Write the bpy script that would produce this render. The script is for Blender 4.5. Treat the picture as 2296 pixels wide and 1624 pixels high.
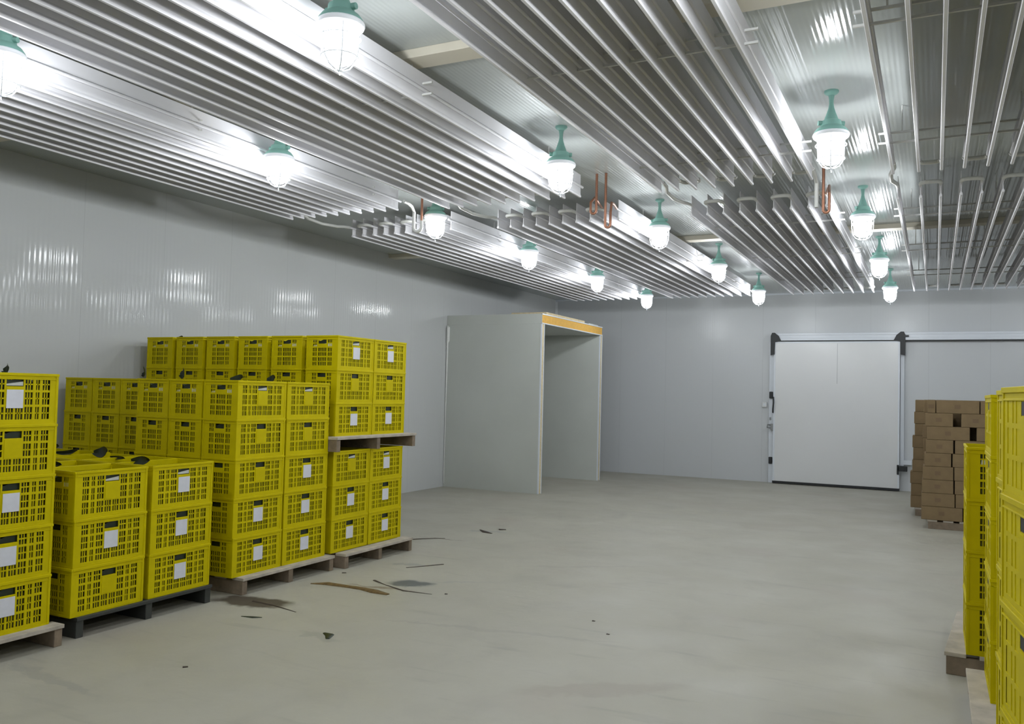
import bpy, math, random
from mathutils import Vector, Matrix
random.seed(7)
C = bpy.context.scene.collection
for o in list(bpy.data.objects): bpy.data.objects.remove(o)
PI = math.pi

# ------------------------------------------------------------------ camera, world, exposure
scene = bpy.context.scene
VYp, VXp, CX, CY = (2096., 905.), (-2700., 790.), 1148., 812.
FPX = math.sqrt(-((VXp[0]-CX)*(VYp[0]-CX)+(VXp[1]-CY)*(VYp[1]-CY)))
ray = lambda p: Vector(((p[0]-CX)/FPX, -(p[1]-CY)/FPX, -1.0))
aY = ray(VYp).normalized()
aX = (-ray(VXp)).normalized(); aX = (aX-aY*aX.dot(aY)).normalized()
aZ = aX.cross(aY)
cam_d = bpy.data.cameras.new('camera'); cam = bpy.data.objects.new('camera', cam_d); C.objects.link(cam)
cam.matrix_world = Matrix.Translation((0, 0, 1.58)) @ Matrix((aX, aY, aZ)).to_4x4()
cam_d.sensor_width = 36; cam_d.sensor_fit = 'HORIZONTAL'; cam_d.lens = FPX/2296*36
cam_d.clip_start = 0.05; cam_d.clip_end = 100
scene.camera = cam
w = bpy.data.worlds.new('world'); scene.world = w; w.use_nodes = True
w.node_tree.nodes['Background'].inputs[0].default_value = (.5, .55, .6, 1)
w.node_tree.nodes['Background'].inputs[1].default_value = 0.02
scene.view_settings.view_transform = 'Standard'; scene.view_settings.look = 'None'
scene.view_settings.gamma = 1; scene.view_settings.use_curve_mapping = False
scene.view_settings.exposure = 0.0
LAMP_W = 30.0
LAMP_COL = (0.93, 0.97, 1.0)

# ------------------------------------------------------------------ materials
def mat(name, col, rough=.5, metal=0., spec=.5, noise=0., nscale=6., bump=0., bscale=40., emis=None, estr=0., sss=0.):
    m = bpy.data.materials.new(name); m.use_nodes = True
    nt = m.node_tree; b = nt.nodes['Principled BSDF']
    b.inputs['Base Color'].default_value = (*col, 1); b.inputs['Roughness'].default_value = rough
    b.inputs['Metallic'].default_value = metal; b.inputs['Specular IOR Level'].default_value = spec
    tc = nt.nodes.new('ShaderNodeTexCoord')
    if noise:
        n = nt.nodes.new('ShaderNodeTexNoise'); n.inputs['Scale'].default_value = nscale; n.inputs['Detail'].default_value = 5
        nt.links.new(tc.outputs['Object'], n.inputs['Vector'])
        r = nt.nodes.new('ShaderNodeMapRange'); r.inputs['From Min'].default_value = .3; r.inputs['From Max'].default_value = .7
        r.inputs['To Min'].default_value = 1-noise; r.inputs['To Max'].default_value = 1+noise*.4
        nt.links.new(n.outputs['Fac'], r.inputs['Value'])
        mx = nt.nodes.new('ShaderNodeVectorMath'); mx.operation = 'SCALE'; mx.inputs[0].default_value = col
        nt.links.new(r.outputs[0], mx.inputs['Scale']); nt.links.new(mx.outputs[0], b.inputs['Base Color'])
    if bump:
        n = nt.nodes.new('ShaderNodeTexNoise'); n.inputs['Scale'].default_value = bscale; n.inputs['Detail'].default_value = 3
        nt.links.new(tc.outputs['Object'], n.inputs['Vector'])
        bp = nt.nodes.new('ShaderNodeBump'); bp.inputs['Distance'].default_value = bump
        nt.links.new(n.outputs['Fac'], bp.inputs['Height']); nt.links.new(bp.outputs[0], b.inputs['Normal'])
    if emis:
        b.inputs['Emission Color'].default_value = (*emis, 1); b.inputs['Emission Strength'].default_value = estr
    if sss:
        b.inputs['Subsurface Weight'].default_value = sss; b.inputs['Subsurface Radius'].default_value = (.02, .015, .002)
        b.inputs['Subsurface Scale'].default_value = 1
    return m

def panel_mat(name, col, axis, rough, amp, seam=0.96, off=0., spec=.5, period=.03, wavy=.006):
    """painted steel sandwich panel: fine pressed ribs running across `axis`, a joint every `seam` metres"""
    m = mat(name, col, rough, spec=spec); nt = m.node_tree; b = nt.nodes['Principled BSDF']; L = nt.links.new
    tc = nt.nodes.new('ShaderNodeTexCoord'); sp = nt.nodes.new('ShaderNodeSeparateXYZ'); L(tc.outputs['Object'], sp.inputs[0])
    u = sp.outputs[axis]
    def M(op, a, bb=None, c=None):
        n = nt.nodes.new('ShaderNodeMath'); n.operation = op
        for i, v in enumerate((a, bb, c)):
            if v is None: continue
            if isinstance(v, (int, float)): n.inputs[i].default_value = v
            else: L(v, n.inputs[i])
        return n.outputs[0]
    nz = nt.nodes.new('ShaderNodeTexNoise'); nz.inputs['Scale'].default_value = 1.1; nz.inputs['Detail'].default_value = 2
    L(tc.outputs['Object'], nz.inputs['Vector'])
    rib = M('MULTIPLY', M('SINE', M('MULTIPLY', u, 2*PI/period)), M('MULTIPLY', nz.outputs['Fac'], amp))
    fr = M('FRACT', M('DIVIDE', M('ADD', u, off+100*seam), seam))
    d = M('ABSOLUTE', M('SUBTRACT', fr, .5))
    line = M('GREATER_THAN', d, .5-.0022/seam)
    h = M('SUBTRACT', rib, M('MULTIPLY', line, .001))
    big = M('MULTIPLY', nz.outputs['Fac'], wavy)
    bp = nt.nodes.new('ShaderNodeBump'); bp.inputs['Distance'].default_value = 1.0
    L(M('ADD', h, big), bp.inputs['Height']); L(bp.outputs[0], b.inputs['Normal'])
    mx = nt.nodes.new('ShaderNodeMix'); mx.data_type = 'RGBA'
    mx.inputs['A'].default_value = (*col, 1); mx.inputs['B'].default_value = (*[c*.86 for c in col], 1)
    L(line, mx.inputs['Factor']); L(mx.outputs['Result'], b.inputs['Base Color'])
    return m

M_wall_l = panel_mat('painted_panel_left', (.56, .575, .575), 1, .09, .00045, off=.3, period=.05, spec=.11)
M_wall_b = panel_mat('painted_panel_back', (.585, .605, .625), 0, .28, .0002, off=.1, period=.045, spec=.35)
M_ceil = panel_mat('painted_panel_ceiling', (.49, .52, .51), 0, .07, .0007, off=.35, period=.03, spec=.16, wavy=.001)
M_booth = mat('booth_steel_skin', (.54, .565, .53), .42, noise=.05, nscale=1.5)
M_foam = mat('yellow_foam_core', (.72, .42, .09), .85, noise=.15, nscale=25, bump=.003, bscale=90)
M_foamc = mat('cream_foam_core', (.66, .56, .36), .85, noise=.15, nscale=25, bump=.003, bscale=90)
M_sealant = mat('white_sealant_foam', (.75, .76, .74), .6, bump=.004, bscale=40)
M_door = mat('white_door_steel', (.72, .73, .74), .22, noise=.02, nscale=1)
M_frame = mat('white_aluminium_frame', (.70, .74, .80), .3, noise=.02)
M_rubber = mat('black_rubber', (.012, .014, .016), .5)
M_steelh = mat('grey_steel_fitting', (.25, .26, .27), .35, metal=.8)
M_yel = mat('yellow_plastic', (.60, .50, .0), .5, spec=.12, noise=.06, nscale=9, sss=0.0)
M_liner = mat('olive_liner_film', (.13, .125, .008), .55, noise=.6, nscale=14, bump=.01, bscale=25)
M_paper = mat('white_paper_label', (.72, .73, .80), .7, noise=.04, nscale=30)
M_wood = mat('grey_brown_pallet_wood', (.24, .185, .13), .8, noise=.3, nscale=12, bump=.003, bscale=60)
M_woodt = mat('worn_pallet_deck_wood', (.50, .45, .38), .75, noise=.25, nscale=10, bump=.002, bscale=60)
M_dark = mat('dark_pallet_plastic', (.035, .038, .035), .5)
M_card = mat('brown_cardboard', (.21, .145, .072), .85, noise=.12, nscale=9)
M_cardi = mat('dark_carton_print', (.165, .11, .058), .85)
M_fin = mat('white_aluminium_fin', (.76, .75, .78), .55, spec=.25, noise=.05, nscale=3)
M_tube = mat('frosted_white_tube', (.60, .60, .58), .5)
M_copper = mat('copper_pipe_metal', (.40, .19, .12), .4, metal=.6, noise=.2, nscale=20)
M_green = mat('sea_green_enamel', (.21, .41, .35), .5)
M_white = mat('white_enamel_rim', (.9, .92, .95), .35, emis=(1, 1, 1), estr=0)
M_cage = mat('galvanised_cage_wire', (.8, .84, .88), .35)
M_beam = mat('cream_ceiling_batten', (.62, .58, .48), .6)
M_leaf = mat('dark_green_leaf', (.012, .022, .010), .45)
M_brown = mat('dry_brown_stalk', (.16, .10, .03), .7, noise=.4, nscale=30)
M_twig = mat('dark_twig', (.05, .035, .025), .7)
M_film = mat('white_liner_film', (.62, .64, .60), .35)

M_glass = bpy.data.materials.new('glowing_lamp_glass'); M_glass.use_nodes = True
nt = M_glass.node_tree; nt.nodes.clear()
out = nt.nodes.new('ShaderNodeOutputMaterial'); ad = nt.nodes.new('ShaderNodeAddShader')
tr = nt.nodes.new('ShaderNodeBsdfTransparent'); em = nt.nodes.new('ShaderNodeEmission')
em.inputs[0].default_value = (.95, .98, 1, 1); em.inputs[1].default_value = 3.0
nt.links.new(tr.outputs[0], ad.inputs[0]); nt.links.new(em.outputs[0], ad.inputs[1]); nt.links.new(ad.outputs[0], out.inputs[0])

def floor_mat():
    m = mat('concrete_floor', (.5, .49, .45), .5); nt = m.node_tree; b = nt.nodes['Principled BSDF']; L = nt.links.new
    tc = nt.nodes.new('ShaderNodeTexCoord')
    def noise(scale, det, vec=None, dist=0):
        n = nt.nodes.new('ShaderNodeTexNoise'); n.inputs['Scale'].default_value = scale; n.inputs['Detail'].default_value = det
        n.inputs['Distortion'].default_value = dist
        L(vec or tc.outputs['Object'], n.inputs['Vector']); return n.outputs['Fac']
    def rmp(v, a, bb, c=0., d=1.):
        r = nt.nodes.new('ShaderNodeMapRange'); r.inputs['From Min'].default_value = a; r.inputs['From Max'].default_value = bb
        r.inputs['To Min'].default_value = c; r.inputs['To Max'].default_value = d; L(v, r.inputs['Value']); return r.outputs[0]
    def mix(f, A, B):
        x = nt.nodes.new('ShaderNodeMix'); x.data_type = 'RGBA'; L(f, x.inputs['Factor'])
        for k, v in (('A', A), ('B', B)):
            if isinstance(v, tuple): x.inputs[k].default_value = (*v, 1)
            else: L(v, x.inputs[k])
        return x.outputs['Result']
    c = mix(rmp(noise(.45, 4), .35, .65), (.45, .435, .365), (.40, .385, .32))
    c = mix(rmp(noise(2.2, 6, dist=.6), .5, .8, 0, .6), c, (.35, .335, .285))
    c = mix(rmp(noise(.9, 3), .58, .75, 0, .5), c, (.42, .375, .32))
    # long faint drag marks
    mp = nt.nodes.new('ShaderNodeMapping'); mp.inputs['Scale'].default_value = (.7, 4.5, 1); mp.inputs['Rotation'].default_value = (0, 0, .5)
    L(tc.outputs['Object'], mp.inputs['Vector'])
    c = mix(rmp(noise(2.0, 5, mp.outputs[0], .4), .6, .78, 0, .5), c, (.29, .275, .24))
    ns = nt.nodes.new('ShaderNodeTexNoise'); ns.inputs['Scale'].default_value = 7; ns.inputs['Detail'].default_value = 3
    L(tc.outputs['Object'], ns.inputs['Vector'])
    # spills and scuffs: centre x, y, half length, half width, angle, colour, strength
    for (x, y, a, bb, ang, col, st) in [
        (-3.84, 5.96, .20, .13, .3, (.11, .12, .115), .95), (-3.97, 5.72, .30, .03, .15, (.22, .17, .12), .7),
        (-4.50, 4.84, .36, .15, .2, (.085, .07, .05), 1.0), (-4.30, 6.60, .16, .05, .3, (.27, .27, .25), .6),
        (-4.15, 5.60, .32, .05, .0, (.25, .21, .12), .5), (-4.20, 3.05, .45, .05, -.1, (.32, .31, .28), .6),
        (-3.52, 4.38, .22, .045, -.2, (.33, .32, .27), .6), (-4.55, 8.65, .25, .05, .3, (.28, .28, .27), .6),
        (-2.60, 5.10, .9, .03, .2, (.32, .30, .26), .4), (-1.6, 4.4, .5, .12, .6, (.36, .32, .27), .5),
        (-3.6, 6.2, .5, .02, .5, (.33, .32, .30), .5), (-2.9, 7.4, .7, .03, .6, (.32, .30, .26), .4),
        (-.4, 4.2, .5, .05, 1.0, (.34, .31, .26), .4), (-4.75, 7.95, .3, .025, .1, (.2, .16, .12), .7)]:
        mp = nt.nodes.new('ShaderNodeMapping'); mp.vector_type = 'TEXTURE'
        mp.inputs['Location'].default_value = (x, y, 0); mp.inputs['Rotation'].default_value = (0, 0, ang)
        mp.inputs['Scale'].default_value = (a, bb, 1)
        wv = nt.nodes.new('ShaderNodeVectorMath'); wv.operation = 'MULTIPLY_ADD'
        L(ns.outputs['Color'], wv.inputs[0]); wv.inputs[1].default_value = (.2, .2, 0); L(tc.outputs['Object'], wv.inputs[2])
        of = nt.nodes.new('ShaderNodeVectorMath'); of.operation = 'SUBTRACT'; L(wv.outputs[0], of.inputs[0]); of.inputs[1].default_value = (.1, .1, 0)
        L(of.outputs[0], mp.inputs['Vector'])
        ln = nt.nodes.new('ShaderNodeVectorMath'); ln.operation = 'LENGTH'; L(mp.outputs[0], ln.inputs[0])
        c = mix(rmp(ln.outputs['Value'], .7, 1.05, st, 0), c, col)
    L(c, b.inputs['Base Color'])
    L(rmp(noise(1.5, 4), .3, .7, .38, .6), b.inputs['Roughness'])
    bp = nt.nodes.new('ShaderNodeBump'); bp.inputs['Distance'].default_value = .004
    L(noise(9, 6), bp.inputs['Height']); L(bp.outputs[0], b.inputs['Normal'])
    return m
M_floor = floor_mat()

# ------------------------------------------------------------------ mesh helpers
class MB:
    def __init__(s): s.v = []; s.f = []; s.sm = []
    def add(s, vs, fs, smooth=False):
        n = len(s.v); s.v += [tuple(p) for p in vs]; s.f += [tuple(i+n for i in f) for f in fs]; s.sm += [smooth]*len(fs)
    def box(s, x0, x1, y0, y1, z0, z1):
        s.add([(x0,y0,z0),(x1,y0,z0),(x1,y1,z0),(x0,y1,z0),(x0,y0,z1),(x1,y0,z1),(x1,y1,z1),(x0,y1,z1)],
              [(0,3,2,1),(4,5,6,7),(0,1,5,4),(1,2,6,5),(2,3,7,6),(3,0,4,7)]); return s
    def hexa(s, bot, top):
        s.add(list(bot)+list(top), [(0,3,2,1),(4,5,6,7),(0,1,5,4),(1,2,6,5),(2,3,7,6),(3,0,4,7)]); return s
    def tube(s, pts, r, seg=8, cap=True):
        pts = [Vector(p) for p in pts]; rs = r if isinstance(r, (list, tuple)) else [r]*len(pts)
        vs = []; fs = []; up = None
        for i, p in enumerate(pts):
            d = (pts[min(i+1, len(pts)-1)]-pts[max(i-1, 0)]).normalized()
            if up is None:
                up = d.orthogonal().normalized()
            up = (up-d*up.dot(d)).normalized(); sd = d.cross(up)
            for k in range(seg):
                a = 2*PI*k/seg; vs.append(p+(up*math.cos(a)+sd*math.sin(a))*rs[i])
        for i in range(len(pts)-1):
            for k in range(seg):
                a = i*seg+k; b = i*seg+(k+1) % seg; fs.append((a, b, b+seg, a+seg))
        if cap: fs += [tuple(reversed(range(seg))), tuple(range(len(vs)-seg, len(vs)))]
        s.add(vs, fs, True); return s
    def lathe(s, prof, seg=24, c=(0, 0)):
        vs = []; fs = []
        for (r, z) in prof:
            for k in range(seg):
                a = 2*PI*k/seg; vs.append((c[0]+r*math.cos(a), c[1]+r*math.sin(a), z))
        for i in range(len(prof)-1):
            for k in range(seg):
                a = i*seg+k; b = i*seg+(k+1) % seg; fs.append((a, b, b+seg, a+seg))
        fs += [tuple(reversed(range(seg))), tuple(range(len(vs)-seg, len(vs)))]
        s.add(vs, fs, True); return s
    def prism(s, poly, z0, z1):
        n = len(poly)
        s.add([(x, y, z0) for x, y in poly]+[(x, y, z1) for x, y in poly],
              [tuple(reversed(range(n))), tuple(range(n, 2*n))]+[(i, (i+1) % n, (i+1) % n+n, i+n) for i in range(n)]); return s
    def build(s, name, m, parent=None, bevel=0., loc=None, rz=0.):
        me = bpy.data.meshes.new(name); me.from_pydata(s.v, [], s.f); me.materials.append(m)
        me.polygons.foreach_set('use_smooth', s.sm); me.update()
        o = bpy.data.objects.new(name, me); C.objects.link(o)
        if any(s.sm):
            e = o.modifiers.new('edges', 'EDGE_SPLIT'); e.split_angle = math.radians(40)
        if bevel:
            b = o.modifiers.new('bevel', 'BEVEL'); b.width = bevel; b.segments = 2; b.limit_method = 'ANGLE'
        if parent: o.parent = parent
        if loc: o.location = loc
        o.rotation_euler.z = rz
        return o
def tag(o, label, cat, group=None):
    o['label'] = label; o['category'] = cat
    if group: o['group'] = group
    return o
def thing(name, label, cat, loc=(0, 0, 0), rz=0, group=None):
    o = bpy.data.objects.new(name, None); o.empty_display_size = .1; C.objects.link(o)
    o.location = loc; o.rotation_euler = (0, 0, rz); return tag(o, label, cat, group)
def struct(o): o['kind'] = 'structure'; return o
def copy_tree(o, parent=None, skip=()):
    c = o.copy(); C.objects.link(c); c.parent = parent
    for ch in list(o.children):
        if ch.name.split('.')[0] not in skip: copy_tree(ch, c, skip)
    return c

# ------------------------------------------------------------------ room shell
XL, XR, YB, YF, ZC = -7.35, 4.2, 16.87, -2.6, 3.62
struct(MB().box(XL-.12, XR+.12, YF-.12, YB+.12, -.12, 0).build('floor', M_floor))
struct(MB().box(XL-.12, XR+.12, YF-.12, YB+.12, ZC, ZC+.12).build('ceiling', M_ceil))
struct(MB().box(XL-.12, XL, YF-.12, YB+.12, 0, ZC).build('wall_left', M_wall_l))
struct(MB().box(XR, XR+.12, YF-.12, YB+.12, 0, ZC).build('wall_right', M_wall_l))
struct(MB().box(XL, XR, YB, YB+.12, 0, ZC).build('wall_back', M_wall_b))
struct(MB().box(XL, XR, YF-.12, YF, 0, ZC).build('wall_front', M_wall_b))
# rounded corner trims and battens across the ceiling
struct(MB().box(XL, XR, YB-.035, YB, ZC-.035, ZC).build('trim_1', M_frame))
struct(MB().hexa([(XL, YB-.04, 0), (XL+.04, YB, 0), (XL, YB, 0), (XL, YB-.01, 0)], [(XL, YB-.04, ZC-.04), (XL+.04, YB, ZC-.04), (XL, YB, ZC-.04), (XL, YB-.01, ZC-.04)]).build('trim_2', M_wall_b))
for i, y in enumerate((4.2, 10.55)):
    struct(MB().box(XL, XR, y, y+.17, ZC-.055, ZC).build('trim_%d' % (i+3), M_beam, bevel=.004))

# ------------------------------------------------------------------ sliding cold room door
DY = YB
door = bpy.data.objects.new('door_1', None); C.objects.link(door); struct(door); door.location = (-1.65, DY, 0)
def dp(name, m, mb, **k):
    o = mb.build(name, m, door, **k); o.location = (1.65, -DY, 0); return o
lf = dp('door_leaf', M_door, MB().box(-2.74, -.565, DY-.155, DY-.045, .045, 2.68), bevel=.008)
dp('leaf_edge_trim', M_frame, MB().box(-2.745, -2.715, DY-.16, DY-.156, .05, 2.68).box(-.59, -.56, DY-.16, DY-.156, .05, 2.68).box(-2.715, -.59, DY-.16, DY-.156, 2.655, 2.68))
dp('leaf_joint', M_steelh, MB().box(-1.617, -1.611, DY-.1575, DY-.1555, 1.9, 2.64))
dp('bottom_seal', M_rubber, MB().box(-2.75, -.56, DY-.165, DY-.05, .008, .05))
dp('frame_post', M_frame, MB().box(-2.84, -2.75, DY-.07, DY, 0, 2.68), bevel=.006)
dp('frame_post', M_frame, MB().box(-.555, -.49, DY-.08, DY, .45, 2.68), bevel=.006)
r = MB().box(-2.72, 2.15, DY-.15, DY, 2.70, 2.84); r.box(-2.72, 2.15, DY-.165, DY-.15, 2.70, 2.745).box(-2.72, 2.15, DY-.16, DY-.15, 2.80, 2.84)
dp('top_rail', M_frame, r, bevel=.006)
dp('rail_gap', M_rubber, MB().box(-2.72, 2.15, DY-.14, DY, 2.685, 2.70))
for nm, x, sg in (('rail_bracket', -2.76, 1), ('rail_bracket', -.52, -1)):
    m = MB()
    poly = [(-.045, 1.98-1.55), (.03, 2.0-1.55), (.035, .68), (.15, .70), (.10, .80), (.03, .86), (-.02, .86), (-.045, .80)]
    vs = [(x+sg*px, DY-.185, 1.99+pz) for px, pz in poly]+[(x+sg*px, DY-.165, 1.99+pz) for px, pz in poly]
    n = len(poly); m.add(vs, [tuple(range(n)), tuple(reversed(range(n, 2*n)))]+[(i, i+n, (i+1) % n+n, (i+1) % n) for i in range(n)])
    b = dp(nm, M_rubber, m)
    if sg < 0: MB().box(x+.0, x+.10, DY-.19, DY-.17, 2.755, 2.785).build('bracket_peg', M_rubber, b)
for z in (1.60, .36):
    g = dp('seal_clamp', M_rubber, MB().box(-2.83, -2.765, DY-.12, DY-.07, z, z+.13), bevel=.012)
dp('pull_handle', M_rubber, MB().tube([(-2.745, DY-.165, 1.63), (-2.735, DY-.21, 1.52), (-2.745, DY-.2, 1.40), (-2.75, DY-.165, 1.33)], .014, 8))
dp('latch', M_steelh, MB().tube([(-2.76, DY-.1, 1.10), (-2.85, DY-.14, 1.10), (-2.86, DY-.14, 1.05), (-2.79, DY-.15, 1.04)], .012, 8).box(-2.79, -2.745, DY-.17, DY-.07, 1.0, 1.12))
dp('latch_bolt', M_steelh, MB().box(-2.825, -2.80, DY-.09, DY-.07, 1.19, 1.24))
dp('floor_guide', M_rubber, MB().box(-.59, -.43, DY-.19, DY-.10, .36, .45).box(-.60, -.565, DY-.19, DY-.155, .30, .47), bevel=.006)
dp('guide_cover', M_frame, MB().box(-.50, -.36, DY-.08, DY, .47, .55), bevel=.006)
sw = thing('switch_box', 'small white switch box on back wall, left of the white door', 'switch', (-2.93, YB, 1.48))
MB().box(-.045, .045, -.045, 0, -.05, .05).build('box_body', M_door, sw, bevel=.008)
MB().box(-.022, .022, -.052, -.045, -.025, .025).build('switch_key', M_frame, sw, bevel=.003)

# ------------------------------------------------------------------ booth of insulated panels by the left wall
bo = thing('panel_booth', 'grey insulated panel booth with open aisle side and yellow foam lintel', 'booth', (-6.5, 13.7, 0))
def bpart(name, m, mb, par=None, **k):
    o = mb.build(name, m, par or bo, **k)
    if par is None: o.location = (6.5, -13.7, 0)
    return o
BX0, BX1, BY0, BY1, BT, BH = XL+.004, -5.60, 12.31, 15.05, .10, 2.70
for (y0, y1) in ((BY0, BY0+BT), (BY1-BT, BY1)):
    p = bpart('side_panel', M_booth, MB().box(BX0, BX1, y0, y0+.008, 0, BH).box(BX0, BX1, y1-.008, y1, 0, BH))
    bpart('foam_core', M_foamc, MB().box(BX0, BX1-.004, y0+.008, y1-.008, .002, BH-.002), p)
    bpart('edge_strip', M_frame, MB().box(BX1-.02, BX1+.004, y0-.003, y0+.012, 0, BH).box(BX1-.02, BX1+.004, y1-.012, y1+.003, 0, BH), p)
p = bpart('roof_panel', M_booth, MB().box(BX0, BX1, BY0, BY1, BH+.001, BH+.012).box(BX0, BX1, BY0, BY1, BH+.150, BH+.16).box(BX0, BX1, BY0, BY0+.006, BH+.012, BH+.15))
bpart('foam_core', M_foam, MB().box(BX0, BX1-.006, BY0+.006, BY1, BH+.012, BH+.15), p)
bpart('edge_strip', M_frame, MB().box(BX1-.01, BX1+.006, BY0, BY1, BH, BH+.016).box(BX1-.01, BX1+.006, BY0, BY1, BH+.146, BH+.162), p)
bpart('roof_slab', M_foamc, MB().box(-6.3, -5.66, BY0+.3, BY1-.75, BH+.162, BH+.215), bevel=.006)
bpart('roof_slab', M_booth, MB().box(-6.2, -5.64, BY1-.6, BY1-.12, BH+.162, BH+.19), bevel=.004)
m = MB(); m.tube([(XL+.012, BY0-.006, .05), (XL+.014, BY0-.006, 1.2), (XL+.02, BY0-.01, 2.0), (XL+.022, BY0-.014, 2.40), (XL+.034, BY0-.02, 2.44), (XL+.036, BY0-.02, 2.66), (XL+.01, BY0-.01, 2.69)], [.006, .008, .014, .018, .030, .028, .008], 10)
bpart('sealant_bead', M_sealant, m)

# ------------------------------------------------------------------ caged lamps
def make_lamp():
    t = thing('caged_lamp', '', 'lamp')
    MB().lathe([(.046, .280), (.046, .270), (.040, .262), (.020, .250)], 24).build('ceiling_flange', M_green, t)
    hs = MB().lathe([(.020, .252), (.015, .225), (.014, .195), (.019, .165), (.030, .130), (.041, .100), (.046, .085), (.062, .078), (.066, .045), (.092, .028), (.108, .006), (.108, -.004)], 28)
    hs.tube([(.045, 0, .065), (.085, 0, .065)], .016, 10); hs.tube([(-.045, 0, .065), (-.085, 0, .065)], .016, 10)
    hs.build('housing', M_green, t)
    MB().lathe([(.104, .002), (.114, -.006), (.117, -.016), (.112, -.028), (.095, -.040), (.084, -.040)], 28).build('rim', M_white, t)
    g = MB().lathe([(.082, -.034), (.083, -.09), (.080, -.14), (.072, -.172), (.055, -.195), (.030, -.208), (.006, -.212)], 28)
    g = g.build('glass_globe', M_glass, t); g.data.materials[0].cycles.emission_sampling = 'NONE' if hasattr(g.data.materials[0], 'cycles') else 'NONE'
    cg = MB()
    for k in range(6):
        a = PI/3*k+.2; c, s = math.cos(a), math.sin(a)
        cg.tube([(c*r_, s*r_, z_) for r_, z_ in ((.098, -.03), (.097, -.09), (.094, -.14), (.083, -.185), (.06, -.215), (.025, -.233), (.0, -.236))], .0035, 6)
    for rr, zz in ((.0975, -.08), (.088, -.172)):
        cg.tube([(rr*math.cos(2*PI*k/24), rr*math.sin(2*PI*k/24), zz) for k in range(25)], .003, 6, cap=False)
    cg.tube([(0, 0, -.234), (.004, 0, -.262)], .0035, 6)
    cg.build('wire_cage', M_cage, t)
    ld = bpy.data.lights.new('bulb', 'POINT'); ld.energy = LAMP_W; ld.color = LAMP_COL; ld.shadow_soft_size = .06
    l = bpy.data.objects.new('bulb', ld); C.objects.link(l); l.parent = t; l.location = (0, 0, -.15)
    return t
RIM = 3.34
rows = [('left row', -4.48, [2.80, 4.95, 7.22, 9.42, 11.78, 14.2]), ('middle row', -2.56, [3.22, 5.90, 8.50, 11.2, 14.05]),
        ('right row', -.62, [3.1, 5.88, 8.62, 11.33, 14.15])]
vis = {('left row', 0): 'cut off at left picture edge', ('left row', 1): 'second from the camera', ('left row', 2): 'third from the camera, by the hanging white pipe',
       ('left row', 3): 'fourth from the camera', ('left row', 4): 'fifth from the camera', ('left row', 5): 'farthest, above the booth',
       ('middle row', 0): 'nearest and largest', ('middle row', 1): 'second from the camera', ('middle row', 2): 'third from the camera', ('middle row', 3): 'fourth from the camera', ('middle row', 4): 'farthest, near the back wall',
       ('right row', 0): 'out of view above, reflected in the ceiling', ('right row', 1): 'nearest one in view', ('right row', 2): 'second in view', ('right row', 3): 'third in view', ('right row', 4): 'farthest, above the white door'}
lamp0 = make_lamp(); used = False
def put_lamp(x, y, label, grp, rz=0):
    global used
    l = lamp0 if not used else copy_tree(lamp0); used = True
    l.location = (x, y, RIM); l.rotation_euler.z = rz; tag(l, label, 'lamp', grp)
for rn, x, ys in rows:
    for i, y in enumerate(ys):
        put_lamp(x, y, 'lit caged green lamp, %s, %s' % (rn, vis[(rn, i)]), 'caged lamps hanging from the ceiling', random.uniform(0, 1))
for x, wh in ((-4.48, 'left'), (-2.56, 'middle'), (-.62, 'right')): put_lamp(x, .4, 'lit caged green lamp of the %s row, out of view overhead' % wh, 'caged lamps behind the view', .3)
for y, wh in zip((.4, 3.1, 5.88, 8.62, 11.33, 14.15), ('first', 'second', 'third', 'fourth', 'fifth', 'farthest')): put_lamp(2.05, y, 'lit caged green lamp beyond the right picture edge, %s of six' % wh, 'caged lamps beyond the right edge', .3)

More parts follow.
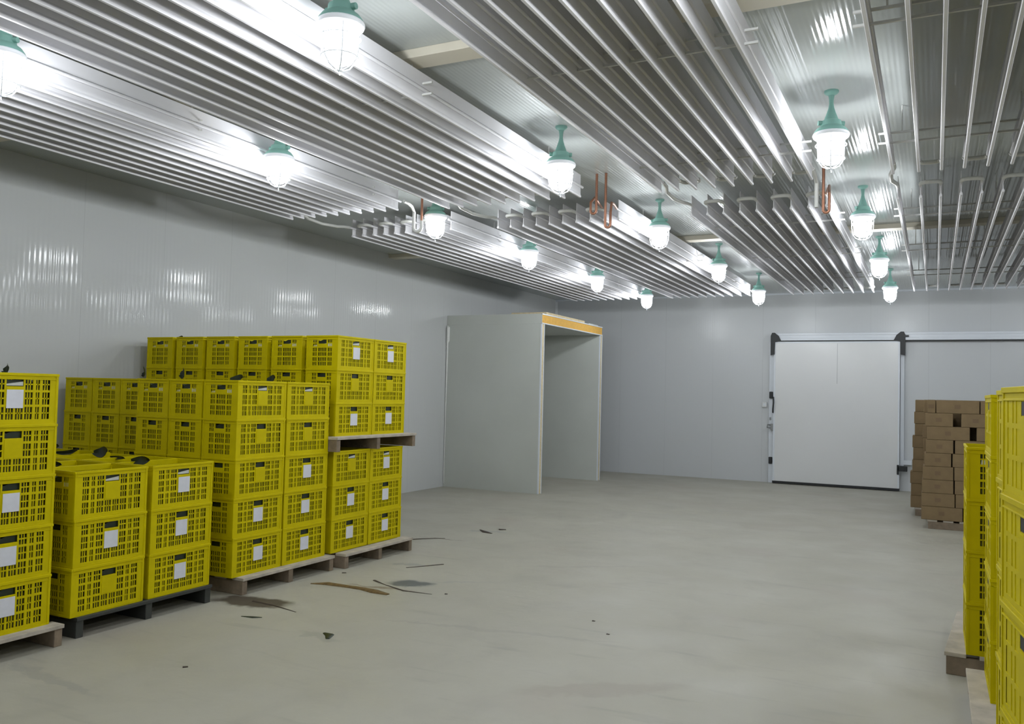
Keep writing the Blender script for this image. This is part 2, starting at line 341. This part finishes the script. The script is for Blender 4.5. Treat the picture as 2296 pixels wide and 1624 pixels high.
# ------------------------------------------------------------------ ceiling coils of finned pipe
def arc(cx, cy, r, a0, a1, z, n=10, zf=None):
    return [(cx+r*math.cos(a0+(a1-a0)*k/n), cy+r*math.sin(a0+(a1-a0)*k/n), z) for k in range(n+1)]
def bank(xs, y0, y1, label, bars, link=None):
    t = thing('finned_coil', label, 'cooling coil', (xs[0], y0, 3.3), 0, 'finned cooling coils under the ceiling')
    off = Vector((-xs[0], -y0, -3.3))
    def P(name, m, mb, **k):
        o = mb.build(name, m, t, **k); o.location = off; return o
    first = None
    for i, x in enumerate(xs):
        if first is None:
            m = MB()
            # upper and lower wing lean a hair apart from the round tube, as on the extruded profile
            bars_ = [(.0075, 3.300), (.0105, 3.306), (.0105, 3.313), (.0035, 3.328), (.0028, 3.386)]
            for (w0, z0), (w1, z1) in zip(bars_, bars_[1:]):
                m.hexa([(x-w0, y0, z0), (x+w0, y0, z0), (x+w0, y1, z0), (x-w0, y1, z0)], [(x-w1, y0, z1), (x+w1, y0, z1), (x+w1, y1, z1), (x-w1, y1, z1)])
            m.hexa([(x-.003, y0, 3.414), (x+.003, y0, 3.414), (x+.003, y1, 3.414), (x-.003, y1, 3.414)], [(x-.0018, y0, 3.500), (x+.0018, y0, 3.500), (x+.0018, y1, 3.500), (x-.0018, y1, 3.500)])
            m.tube([(x, y0-.05, 3.4), (x, y1+.05, 3.4)], .012, 12)
            first = P('finned_pipe', M_fin, m)
        else:
            c = first.copy(); C.objects.link(c); c.parent = t; c.location = off+Vector((x-xs[0], 0, 0))
    for i in range(1, len(xs)-1, 2):
        xm = (xs[i]+xs[i+1])/2; h = (xs[i+1]-xs[i])/2
        for (ya, sg) in ((y0-.05, -1), (y1+.05, 1)):
            pts = [(xs[i], ya, 3.4)]+[(xm-h*math.copysign(abs(math.cos(a))**.55, math.cos(a)), ya+sg*.075*abs(math.sin(a))**.7, 3.4) for a in [PI*k/12 for k in range(1, 12)]]+[(xs[i+1], ya, 3.4)]
            P('return_bend', M_tube, MB().tube(pts, .0165, 10))
    for yb in bars:
        for z in (3.366, 3.434):
            P('cross_bar', M_tube, MB().box(xs[0]-.07, xs[-1]+(.02 if xs[-1] < -4 else .07), yb-.007, yb+.007, z-.006, z+.006))
        for xh in (xs[0]+.08, (xs[0]+xs[-1])/2+.02, xs[-1]-.08):
            P('hanger_rod', M_tube, MB().tube([(xh, yb, 3.434), (xh, yb, ZC-.002)], .005, 6))
    if link:
        x = xs[0]; ya, yb = link
        lk = thing('connecting_pipe', 'bent white pipe joining near and far coils, %s' % label.split(', ')[-1], 'pipe', (x, ya, 3.4), 0, 'bent pipes between the coils')
        off = Vector((-x, -ya, -3.4)); t = lk
        P('pipe_bend', M_tube, MB().tube([(x, ya, 3.4), (x, ya+.1, 3.39), (x-.03, ya+.22, 3.37), (x-.03, (ya+yb)/2, 3.36), (x+.0, yb-.22, 3.37), (x, yb-.1, 3.39), (x, yb, 3.4)], .016, 10))
    return t
X1 = [-4.615-.143*k for k in range(9, -1, -1)]; X2 = [-2.78-.147*k for k in range(9, -1, -1)]
X3 = [-.87-.151*k for k in range(8, -1, -1)]; X4 = [-.29]+[-.115+.15*k for k in range(10)]
for nm, xs, ye, ys in (('left-hand', X1, 6.75, 7.75), ('second from left', X2, 6.85, 7.85), ('third from left', X3, 6.93, 7.93), ('right-hand', X4, 6.97, 7.85)):
    bank(xs, .15, ye, 'near white finned pipe coil under the ceiling, %s' % nm, (2.1, 4.29, 6.34), link=(ye+.055, ys-.055))
    bank(xs, ys, 14.5, 'far white finned pipe coil under the ceiling, %s' % nm, (8.88, 10.95, 13.1))

# copper and white pipes dropping from the ceiling between the coils
def upipe(label, pts, col, extra=None, ecol=None, nm='copper_pipe', r=.012):
    t = thing(nm, label, 'pipe', pts[0], 0)
    o = MB().tube(pts, r, 10).build('pipe_run', col, t); o.location = -Vector(pts[0])
    if extra:
        e = MB().tube(extra, r*1.35, 10).build('frosted_pipe_run', ecol, t); e.location = -Vector(pts[0])
def ub(xa, xb, y, z, n=8):
    xm, h = (xa+xb)/2, (xb-xa)/2
    return [(xm-h*math.cos(PI*k/n), y, z-abs(h)*math.sin(PI*k/n)) for k in range(n+1)]
ya = 7.02
upipe('copper pipe with white frosted U-bend at end of left-hand near coil', [(-4.515, ya, ZC-.002), (-4.515, ya, 3.2)], M_copper,
      [(-4.58, 6.80, 3.4), (-4.59, 6.9, 3.4), (-4.60, ya-.05, 3.385), (-4.605, ya, 3.34), (-4.605, ya, 3.2)]+ub(-4.605, -4.515, ya, 3.19)+[(-4.515, ya, 3.25)], M_tube)
upipe('left copper U-pipe hanging between second coils', [(-2.80, 7.3, ZC-.002), (-2.80, 7.3, 3.29)]+ub(-2.80, -2.855, 7.3, 3.28)+[(-2.855, 7.3, 3.36), (-2.845, 7.38, 3.42), (-2.78-.147, 7.8, 3.41)], M_copper)
upipe('right copper U-pipe hanging between second coils', [(-2.71, 7.3, ZC-.002), (-2.71, 7.3, 3.15)]+ub(-2.71, -2.66, 7.3, 3.14)+[(-2.66, 7.3, 3.25), (-2.68, 7.38, 3.36), (-2.74, 7.6, 3.4), (-2.78, 7.8, 3.4)], M_copper)
upipe('copper U-pipe with white frosted leg beside third coils', [(-.815, 7.22, ZC-.002), (-.815, 7.22, 3.13)]+ub(-.815, -.77, 7.22, 3.12)+[(-.77, 7.22, 3.25), (-.80, 7.5, 3.38), (-.87, 7.9, 3.4)], M_copper,
      [(-.87, 6.97, 3.4), (-.87, 7.1, 3.39), (-.865, 7.2, 3.34), (-.865, 7.2, 3.14)], M_tube)

# ------------------------------------------------------------------ pallets
def pallet(x1, y0, lx, ly, z, label, dark=False, rz=0, h=.13):
    """deck on three bearers that run across the aisle edge; x1 = aisle edge (right), grows to -x"""
    t = thing('pallet', label, 'pallet', (x1-lx/2, y0+ly/2, z), rz, 'pallets under the crates')
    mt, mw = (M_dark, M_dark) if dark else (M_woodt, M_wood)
    n = 7; bw = .115; gap = (lx-n*bw)/(n-1)
    for i in range(n):
        xa = -lx/2+i*(bw+gap)
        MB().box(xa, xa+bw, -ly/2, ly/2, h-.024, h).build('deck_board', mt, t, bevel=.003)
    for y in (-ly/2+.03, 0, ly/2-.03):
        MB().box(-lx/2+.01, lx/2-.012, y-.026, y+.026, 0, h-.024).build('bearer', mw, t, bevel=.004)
    return t

# ------------------------------------------------------------------ crates
CW, CL, CH = .362, .545, .300
def make_crate():
    t = thing('plastic_crate', '', 'crate')
    b = MB(); hw, hl = CW/2-.006, CL/2-.006; T = .006
    # posts
    for sx in (-1, 1):
        for sy in (-1, 1):
            x0, x1 = sorted((sx*hw, sx*(hw-T))); y0, y1 = sorted((sy*hl, sy*(hl-.052)))
            b.box(x0, x1, y0, y1, .004, .285)
            x0, x1 = sorted((sx*hw, sx*(hw-.052))); y0, y1 = sorted((sy*hl, sy*(hl-T)))
            b.box(x0, x1, y0, y1, .004, .285)
            x0, x1 = sorted((sx*(hw-.012), sx*(hw+.003))); y0, y1 = sorted((sy*(hl-.012), sy*(hl+.003)))
            b.box(x0, x1, y0, y1, .004, .285)
    b.box(-hw, hw, -hl, hl, .004, .010)
    rowsz = [(.030, .102), (.116, .188), (.202, .268)]
    # long faces (+-x)
    cols = [(-.216, -.170), (-.152, -.128), (-.110, -.062), (.062, .110), (.128, .152), (.170, .216)]
    low = [(-.052, -.006), (.006, .052)]
    for s in (-1, 1):
        def bx(y0, y1, z0, z1, d0=0., d1=T):
            x0, x1 = sorted((s*(hw-d0), s*(hw-d1))); b.box(x0, x1, y0, y1, z0, z1)
        ye = hl-.052
        bx(-ye, ye, .010, .030); bx(-ye, ye, .268, .285)
        edges = [-ye]+[v for c in cols[:3] for v in c]+[-.058]
        for (a, c2) in ((-ye, -.216), (-.170, -.152), (-.128, -.110), (-.062, -.052), (.052, .062), (.110, .128), (.152, .170), (.216, ye)):
            bx(a, c2, .030, .268)
        bx(-.006, .006, .030, .102)
        for (z0, z1) in ((.102, .116), (.188, .202)):
            for (a, c2) in cols: bx(a, c2, z0, z1)
        bx(-.052, .052, .102, .222); bx(-.052, .052, .262, .268)
        for (z0, z1) in rowsz:
            zm = (z0+z1)/2
            for (a, c2) in cols+(low if z0 < .05 else []):
                n = 2 if c2-a > .03 else 1
                for k in range(n):
                    yc = a+(c2-a)*(k+1)/(n+1); bx(yc-.0028, yc+.0028, z0, z1, .002, T)
                bx(a, c2, zm-.004, zm+.004, .002, T)
    # end faces (+-y)
    cols = [(-.108, -.062), (-.046, .046), (.062, .108)]
    rows_e = [(.030, .102), (.116, .188), (.202, .262)]
    for s in (-1, 1):
        def by(x0, x1, z0, z1, d0=0., d1=T):
            y0, y1 = sorted((s*(hl-d0), s*(hl-d1))); b.box(x0, x1, y0, y1, z0, z1)
        xe = hw-.052
        by(-xe, xe, .010, .030); by(-xe, xe, .262, .285)
        for (a, c2) in ((-xe, -.108), (-.062, -.046), (.046, .062), (.108, xe)): by(a, c2, .030, .262)
        for (z0, z1) in ((.102, .116), (.188, .202)):
            for (a, c2) in cols: by(a, c2, z0, z1)
        by(-.046, .046, .202, .226)
        for (z0, z1) in rows_e:
            zm = (z0+z1)/2
            for (a, c2) in cols:
                if z0 > .2 and a == -.046: continue
                n = 4 if a == -.046 else 2
                for k in range(n):
                    xc = a+(c2-a)*(k+1)/(n+1); by(xc-.0028, xc+.0028, z0, z1, .002, T)
                by(a, c2, zm-.004, zm+.004, .002, T)
    b.build('slotted_body', M_yel, t)
    # rim flange round the top and foot ring
    rm = MB(); o1, o2 = CW/2, CL/2
    for (e, z0, z1) in ((0, .284, .300), (-.003, .262, .268)):
        rm.box(-o1-e, o1+e, -o2-e, -o2+.012, z0, z1).box(-o1-e, o1+e, o2-.012, o2+e, z0, z1)
        rm.box(-o1-e, -o1+.012, -o2+.012, o2-.012, z0, z1).box(o1-.012, o1+e, -o2+.012, o2-.012, z0, z1)
    rm.build('rim', M_yel, t, bevel=.0015)
    ft = MB(); e = -.004
    ft.box(-o1-e, o1+e, -o2-e, -o2+.010, 0, .012).box(-o1-e, o1+e, o2-.010, o2+e, 0, .012).box(-o1-e, -o1+.010, -o2+.010, o2-.010, 0, .012).box(o1-.010, o1+e, -o2+.010, o2-.010, 0, .012)
    ft.build('foot_ring', M_yel, t)
    MB().box(CW/2-.008, CW/2-.003, -.052, .052, .108, .216).build('name_panel', M_yel, t)
    ln = MB(); a, c = CW/2-.024, CL/2-.024
    ln.hexa([(-a, -c, .012), (a, -c, .012), (a, c, .012), (-a, c, .012)], [(-a, -c, .216), (a, -c, .216), (a, c, .216), (-a, c, .216)])
    ln.build('liner', M_liner, t)
    cn = MB(); a, c = CW/2-.018, CL/2-.018
    gx, gy = 10, 14; top = []; rnd = random.Random(3)
    for i in range(gx+1):
        for j in range(gy+1):
            zz = rnd.uniform(.236, .262) if 0 < i < gx and 0 < j < gy else .262 if rnd.random() < .7 else .25
            top.append((-a+2*a*i/gx, -c+2*c*j/gy, zz))
    n0 = len(top); q = lambda i, j: i*(gy+1)+j
    fs = [(q(i, j), q(i+1, j), q(i+1, j+1), q(i, j+1)) for i in range(gx) for j in range(gy)]
    rim_i = [q(i, 0) for i in range(gx)]+[q(gx, j) for j in range(gy)]+[q(i, gy) for i in range(gx, 0, -1)]+[q(0, j) for j in range(gy, 0, -1)]
    low = [(top[k][0], top[k][1], .2165) for k in rim_i]; m_ = len(rim_i)
    fs += [(rim_i[(k+1) % m_], rim_i[k], n0+k, n0+(k+1) % m_) for k in range(m_)]+[tuple(range(n0+m_-1, n0-1, -1))]
    cn.add(top+low, fs)
    cn.build('contents', M_leaf, t)
    return t
crate0 = make_crate()
lab = MB().box(CW/2-.004, CW/2-.0015, -.050, .050, .098, .205).build('paper_label', M_paper, crate0)
lab['label'] = 'white paper label'
q = CW/2-.010; fm = MB()
fm.hexa([(q-.006, -.05, .226), (q, -.05, .226), (q, .05, .226), (q-.006, .05, .226)], [(q-.006, -.05, .236), (q, -.05, .236), (q, .05, .250), (q-.006, .05, .250)])
fm.build('white_film', M_film, crate0); q = CL/2-.010; fm = MB()
fm.hexa([(-.105, q-.006, .20), (.105, q-.006, .20), (.105, q, .20), (-.105, q, .20)], [(-.10, q-.006, .212), (.10, q-.006, .236), (.10, q, .236), (-.10, q, .212)])
fm.build('white_film', M_film, crate0); fm = MB()
fm.hexa([(-.105, -q, .20), (.105, -q, .20), (.105, -q+.006, .20), (-.105, -q+.006, .20)], [(-.10, -q, .212), (.10, -q, .236), (.10, -q+.006, .236), (-.10, -q+.006, .212)])
fm.build('white_film', M_film, crate0)
yl = MB(); a, c = CW/2-.0078, CL/2-.0078; yl.box(-a, a, -c, c, .012, .264).build('yellow_lining', M_yel, crate0)
MB().box(CW/2-.0079, CW/2-.0068, -.05, .05, .224, .260).build('handle_hole_shade', M_rubber, crate0)  # thin black plate standing in for the shade inside the handle hole
crate_used = False
ORD = ['top', 'second', 'third', 'fourth', 'fifth']
def crate(x, y, z, label, grp, paper=False, rz=0., jit=1.0, top=False, lined=False):
    global crate_used
    c = copy_tree(crate0, skip=(() if paper else ('paper_label',))+(() if top else ('white_film',))+(('liner', 'contents') if lined else ('yellow_lining', 'handle_hole_shade')))
    c.location = (x+random.uniform(-.0015, .0015)*jit, y+random.uniform(-.0025, .0025)*jit, z)
    c.rotation_euler.z = rz+random.uniform(-.003, .003)*jit
    for ch in c.children:
        if ch.name.startswith('paper_label'):
            ch.location = (0, random.uniform(-.006, .006), random.uniform(-.006, .006)); ch['label'] = 'white paper label'
    tag(c, label, 'crate', grp); return c
def lvl(k, n):   # k from the bottom, n in all
    i = n-1-k
    return 'bottom' if k == 0 else ('top' if i == 0 else ORD[i]+' from top')
XF = -4.75     # aisle face plane of the left stacks
def stack(nm, xf, ys, nx, n, z0, grp, papers, fill, pitch=CW+.0065, gapx=None):
    """ys = crate centre y (near first); papers = {(iy, level from top)}; fill(ix, iy, k) says whether to build"""
    for iy, y in enumerate(ys):
        for ix in range(nx):
            x = xf-CW/2-ix*pitch-(gapx or {}).get(ix, 0)
            for k in range(n):
                if not fill(ix, iy, k, n): continue
                pp = ix == 0 and (iy, n-1-k) in papers
                col = ['left', 'right'][iy] if len(ys) > 1 else ''
                if ix == 0:
                    s = 'yellow crate%s, %s, %s' % (' with white label' if pp else '', lvl(k, n), ('%s column of %s' % (col, nm)) if col else nm)
                else:
                    s = 'yellow crate, %s, %s row from aisle, %s, %s' % (lvl(k, n), ORD[ix] if ix < 5 else 'sixth', 'near end' if iy == 0 else 'far end', nm)
                crate(x, y, z0+k*CH, s, grp, pp, top=k == n-1)
H0 = .13
allf = lambda ix, iy, k, n: True
# 1: tall stack cut by the left picture edge
stack('stack cut by left edge', XF, [3.41-CL/2], 3, 5, H0, 'crates of the stack at the left edge', {(0, 0), (0, 2), (0, 3), (0, 4)}, allf)
pallet(XF+.07, 2.28, 1.2, 1.18, 0, 'worn wooden pallet under the crate stack at the left edge')
# 2: low stack
g2 = 'crates of the low three-high stack'
stack('low front stack', XF, [3.545+CL/2, 4.125+CL/2], 3, 3, H0, g2, {(0, 1), (1, 0), (1, 1), (1, 2)}, allf)
stack('low stack by the wall', XF-1.17, [3.60+CL/2, 4.17+CL/2], 3, 3, H0, g2, set(), lambda ix, iy, k, n: True)
pallet(XF+.02, 3.58, 1.13, 1.1, 0, 'dark pallet under the low three-high crate stack', dark=True)
pallet(XF-1.15, 3.62, 1.13, 1.1, 0, 'dark pallet under low crates near the left wall', dark=True)
# 3: five high
g3 = 'crates of the five-high stacks'
stack('five-high stack', XF, [4.885+CL/2, 5.445+CL/2], 3, 5, H0, g3, {(0, 3), (0, 4), (1, 2), (1, 3), (1, 4)}, lambda ix, iy, k, n: iy == 0 or ix == 0)
stack('shaded wall stack', -6.07, [5.20+CL/2], 3, 5, H0, g3, set(), allf)
pallet(XF+.07, 4.94, 1.2, 1.10, 0, 'worn wooden pallet under the five-high crate stack')
pallet(-6.05, 5.16, 1.2, .93, 0, 'wooden pallet under the shaded crate stack by the wall')
# 4: double stack with a pallet between the tiers
g4 = 'crates of the double stack with raised pallet'
gx = {i: .04*i for i in range(6)}
stack('tier under raised pallet', XF, [6.065+CL/2, 6.618+CL/2], 6, 3, H0, g4, {(0, 1), (0, 2), (1, 0), (1, 1), (1, 2)}, lambda ix, iy, k, n: iy == 0 or ix == 0, gapx=gx)
stack('tier on raised pallet', XF, [6.08+CL/2, 6.632+CL/2], 6, 3, H0*2+.9, g4, {(0, 0), (0, 2), (1, 0), (1, 2)}, lambda ix, iy, k, n: iy == 0 or ix == 0, gapx=gx)
pallet(XF+.12, 6.13, 1.24, 1.08, 0, 'worn wooden pallet on floor, farthest in the left row')
pallet(XF-1.16, 6.13, 1.24, 1.08, 0, 'wooden floor pallet by the wall under the double stack')
pallet(XF+.10, 5.99, 1.24, 1.26, H0+.9, 'raised wooden pallet between two tiers of yellow crates')
pallet(XF-1.18, 5.99, 1.24, 1.26, H0+.9, 'raised wooden pallet by the wall between two crate tiers')

# right-hand stacks
gr = 'crates of the stacks at the right edge'
def rstack(nm, cx, cy, rz, nx, n, z0, ny=1, papers=(), dx=CW+.012, dy=CL+.008, step=0, lined=False):
    for iy in range(ny):
        for ix in range(nx):
            for k in range(n):
                lx, ly = ix*dx, -iy*dy
                x = cx+lx*math.cos(rz)-ly*math.sin(rz)+step*k; y = cy+lx*math.sin(rz)+ly*math.cos(rz)
                pp = (ix, iy, n-1-k) in papers
                s = 'yellow crate%s, %s, %s' % (' with white label' if pp else '', lvl(k, n), nm)
                if nx > 1: s += ', %s from aisle' % ['first', 'second', 'third'][ix]
                if ny > 1: s += ', %s' % ['far row', 'near row'][iy]
                crate(x, y, z0+k*CH, s, gr, pp, rz=rz+PI, jit=.6, top=k == n-1, lined=lined)
# R2: four high, end faces towards the camera
rstack('four-high right stack', .165+CW/2, 5.66+CL/2, 0, 3, 4, H0)
pallet(1.31, 5.62, 1.21, 1.15, 0, 'wooden pallet under the four-high right crate stack', rz=-.08)
# R1: five high behind the nearest
rstack('right stack behind nearest', .245+CW/2, 5.35-CL/2, 0, 2, 5, H0, lined=True)
pallet(1.36, 4.28, 1.2, 1.10, 0, 'wooden pallet under the second nearest right crate stack')
# C: nearest stack, slightly turned
a8 = math.radians(7)
rstack('nearest right stack', .195+CW/2+.01, 3.43-CL/2, .05, 2, 5, H0, lined=True)
rstack('nearest right stack, front', .155+CW/2+.045, 2.83-CL/2, a8, 2, 5, H0, papers={(0, 0, 3)}, lined=True)
pallet(1.33, 2.24, 1.2, 1.2, 0, 'wooden pallet under the nearest right crate stack')
for ch in list(crate0.children): bpy.data.objects.remove(ch)
bpy.data.objects.remove(crate0)

# ------------------------------------------------------------------ leaves poking from the crates
def leaf_mesh(L, W, curl, twist):
    m = MB(); n = 9; vs = []; fs = []
    for i in range(n):
        t = i/(n-1); wd = W*math.sin(PI*min(.97, t*.9+.06))**.7
        x = L*(t-.3); z = curl*max(0, t-.25)**1.6*L*2.2; tw = twist*t
        for s in (-1, 0, 1):
            for th in (0, .004):
                vs.append((x-z*.15, s*wd*math.cos(tw), z+s*wd*math.sin(tw)-.012*(1-abs(s))+th))
    for i in range(n-1):
        a = i*6; b = a+6
        for s in (0, 2):
            fs.append((a+s, a+s+2, b+s+2, b+s)); fs.append((a+s+1, b+s+1, b+s+3, a+s+3))
        fs.append((a, b, b+1, a+1)); fs.append((a+4, a+5, b+5, b+4))
    fs += [(0, 1, 3, 2), (2, 3, 5, 4), (n*6-6, n*6-4, n*6-3, n*6-5), (n*6-4, n*6-2, n*6-1, n*6-3)]
    m.add(vs, fs, True); return m
leaves = [ # x, y, z, rz, L, W, curl, twist, label
    (-6.50, 4.55, 1.045, .0, .34, .035, .10, .9, 'dark green leaf on low crates by the left wall'),
    (-6.05, 4.40, 1.035, .0, .36, .018, .16, .7, 'long dark leaf on low crates, tip curling up'),
    (-5.72, 4.46, 1.04, .0, .24, .040, .22, .9, 'broad dark green leaf on low crates, middle'),
    (-5.50, 4.42, 1.032, -.2, .24, .014, .05, .2, 'thin dark leaf lying beside the broad leaf on low crates'),
    (-5.08, 4.27, 1.03, .1, .20, .032, .12, .9, 'small dark leaf on right end of low crates'),
    (-5.33, 3.72, 1.03, .1, .28, .026, .06, .7, 'flat dark leaf at front edge of low crates'),
    (-5.85, 3.80, 1.035, .4, .22, .025, .10, .5, 'dark leaf on low crates beside the left edge stack'),
    (-5.88, 4.98, 1.66, .2, .09, .028, .8, 1.0, 'dark leaf standing up on the five-high stack, left corner'),
    (-5.52, 5.05, 1.66, .2, .09, .04, .6, 1.3, 'upright dark leaf on five-high stack before the rear crates'),
    (-5.0, 5.1, 1.635, .2, .14, .03, .2, .6, 'flat dark leaf on five-high stack, middle'),
    (-4.86, 5.35, 1.64, .2, .10, .03, .3, 1.0, 'small dark leaf on five-high stack above aisle'),
    (-4.95, 3.2, 1.64, .2, .08, .03, .4, 1.0, 'dark leaf tip on top of the left edge stack'),
    (-6.90, 6.25, 2.06, .2, .09, .02, .2, .6, 'tiny dark leaf on top of the rear crates')]
for (x, y, z, rz, L, W, cu, tw, lb) in leaves:
    o = leaf_mesh(L, W, cu, tw).build('leaf', M_leaf, loc=(x, y, z), rz=rz); tag(o, lb, 'leaf', 'dark leaves poking out of crates'); o.rotation_euler.x = 1.0 if z < 1.5 else .9; o.location.z += W*.55-.012

# ------------------------------------------------------------------ cartons on pallets before the door
cartons = 'brown cartons stacked before the door'
def carton(x0, x1, y0, y1, z0, z1, label):
    cx, cy = (x0+x1)/2, (y0+y1)/2
    hx, hy, h = (x1-x0)/2-.003, (y1-y0)/2-.003, z1-z0-.001
    t = thing('carton', label, 'carton', (cx, cy, z0), random.uniform(-.012, .012), cartons)
    MB().box(-hx, hx, -hy, hy, 0, h-.004).build('carton_body', M_card, t, bevel=.006)
    MB().box(-hx+.003, -.0015, -hy+.003, hy-.003, h-.004, h).box(.0015, hx-.003, -hy+.003, hy-.003, h-.004, h).build('top_flaps', M_card, t)
    MB().box(-.035, .03, -hy-.0012, -hy+.001, h*.35, h*.65).build('printed_mark', M_cardi, t)
LH = .168
A = [-.10, .215, .53, .845, 1.16]; B = [-.10, .37, .845, 1.16]
spec = [ # bottom layer first: list of (x0, x1) seen from the camera
    [(-.15, .32), (.325, .75), (.755, 1.1)], [(-.15, .23), (.235, .62), (.625, 1.1)], [(-.145, .215), (.225, .62), (.625, 1.1)],
    [(-.135, .215), (.22, .60), (.605, 1.1)], [(-.115, .19), (.20, .60), (.605, 1.1)], [(-.10, .215), (.225, .60), (.605, 1.1)],
    [(-.09, .395), (.465, .85), (.855, 1.1)], [(-.11, .21), (.295, .62), (.625, 1.1)], [(-.085, .01), (.015, .50), (.505, .98)]]
for k, row in enumerate(spec):
    z0 = .115+k*LH; n = len(spec)
    for j, (x0, x1) in enumerate(row):
        dep = .32 if x1-x0 > .36 else .46
        carton(x0, x1, 12.03, 12.03+dep, z0, z0+LH, 'brown carton, %s layer, %s in front row of cartons' % (('bottom', 'second', 'third', 'fourth', 'fifth', 'sixth', 'seventh', 'eighth', 'top')[k], ('left', 'middle', 'right')[j]))
    x0 = -.12+random.uniform(-.03, .03)
    carton(x0, x0+.46, 12.52, 12.98, z0, z0+LH, 'brown carton, %s layer, left side behind front cartons' % ('bottom', 'second', 'third', 'fourth', 'fifth', 'sixth', 'seventh', 'eighth', 'top')[k])
    carton(x0+.47, x0+1.16, 12.52, 12.98, z0, z0+LH, 'brown carton, %s layer, hidden behind front cartons' % ('bottom', 'second', 'third', 'fourth', 'fifth', 'sixth', 'seventh', 'eighth', 'top')[k])
pallet(1.12, 12.05, 1.2, 1.0, 0, 'wooden pallet under the front brown cartons', h=.115)
for k in range(9):
    z0 = .115+k*LH; x0 = -.32+random.uniform(-.02, .02)+.008*k
    for j in range(2):
        carton(x0+j*.5, x0+j*.5+.47, 13.3+.0*j, 13.62, z0, z0+LH, 'brown carton, %s layer of rear carton stack, %s' % (('bottom', 'second', 'third', 'fourth', 'fifth', 'sixth', 'seventh', 'eighth', 'top')[k], 'aisle side' if j == 0 else 'inner side'))
    carton(x0+.02, x0+.48, 13.66, 14.1, z0, z0+LH, 'brown carton, %s layer of rear carton stack, toward the door' % ('bottom', 'second', 'third', 'fourth', 'fifth', 'sixth', 'seventh', 'eighth', 'top')[k])
pallet(.9, 13.3, 1.15, .9, 0, 'wooden pallet under the rear brown cartons', h=.115)

# ------------------------------------------------------------------ litter on the floor
def flat(name, pts, m, label, cat, w, z=.006):
    mb = MB()
    ws = w if isinstance(w, list) else [w]*len(pts)
    mb.tube([(x, y, 0) for x, y in pts], ws, 8)
    mb.v = [(x, y, max(0.0, zz)*.35+.001) if zz > 0 else (x, y, .0005) for x, y, zz in mb.v]
    tag(mb.build(name, m), label, cat, 'plant scraps on the floor')
flat('dry_leaf', [(-4.52, 5.53), (-4.40, 5.59), (-4.22, 5.60), (-4.05, 5.60), (-3.92, 5.57), (-3.78, 5.55)], M_brown, 'long dry brown leaf on floor before the five-high stack', 'leaf', [.01, .04, .03, .035, .045, .02])
flat('stalk', [(-4.16, 5.90), (-4.0, 5.82), (-3.75, 5.72), (-3.50, 5.74)], M_twig, 'thin dark stalk on floor beside the dark wet spot', 'stalk', [.014, .006, .012, .004])
flat('stalk', [(-4.22, 6.47), (-4.12, 6.62), (-4.02, 6.78)], M_twig, 'short curved brown stalk on floor beyond the wet spot', 'stalk', [.008, .012, .012])
flat('stalk', [(-5.05, 7.6), (-4.9, 7.82), (-4.72, 7.98)], M_twig, 'dark stalk on floor beyond the farthest left pallet', 'stalk', [.018, .016, .006])
flat('stalk', [(-4.50, 4.86), (-4.28, 4.84), (-4.03, 4.78)], M_twig, 'thin dark twig running out of the puddle stain', 'twig', [.016, .010, .004])
flat('leaf_scrap', [(-3.53, 4.47), (-3.47, 4.45), (-3.43, 4.38)], M_leaf, 'small crumpled dark green scrap on floor, left of centre', 'leaf scrap', [.012, .03, .014])
flat('leaf_scrap', [(-4.27, 4.50), (-4.18, 4.52), (-4.13, 4.55)], M_leaf, 'small dark scrap on floor before the low stack corner', 'leaf scrap', [.006, .018, .006])
flat('leaf_scrap', [(-4.68, 8.70), (-4.55, 8.58), (-4.45, 8.55)], M_twig, 'dark scrap on floor halfway to the booth', 'leaf scrap', [.012, .035, .012])
flat('leaf_scrap', [(-4.50, 8.83), (-4.44, 8.88)], M_twig, 'small dark scrap on floor beside the scrap halfway to booth', 'leaf scrap', [.03, .015])
flat('pebble', [(-3.77, 3.53), (-3.75, 3.55)], M_twig, 'tiny dark crumb on floor near bottom left', 'crumb', [.012, .010])
flat('pebble', [(-3.42, 5.80), (-3.40, 5.81)], M_twig, 'tiny dark crumb on floor right of the wet spot', 'crumb', [.014, .010])
flat('pebble', [(-2.14, 5.67), (-2.12, 5.67)], M_twig, 'tiny dark crumb on the open floor in the middle', 'crumb', [.012, .008])
flat('pebble', [(-1.94, 5.41), (-1.92, 5.41)], M_twig, 'tiny dark crumb on open floor, nearest of the two', 'crumb', [.010, .008])
flat('pebble', [(-4.56, 5.99), (-4.53, 6.01)], M_twig, 'tiny dark crumb on floor beside the pallet corner', 'crumb', [.014, .010])
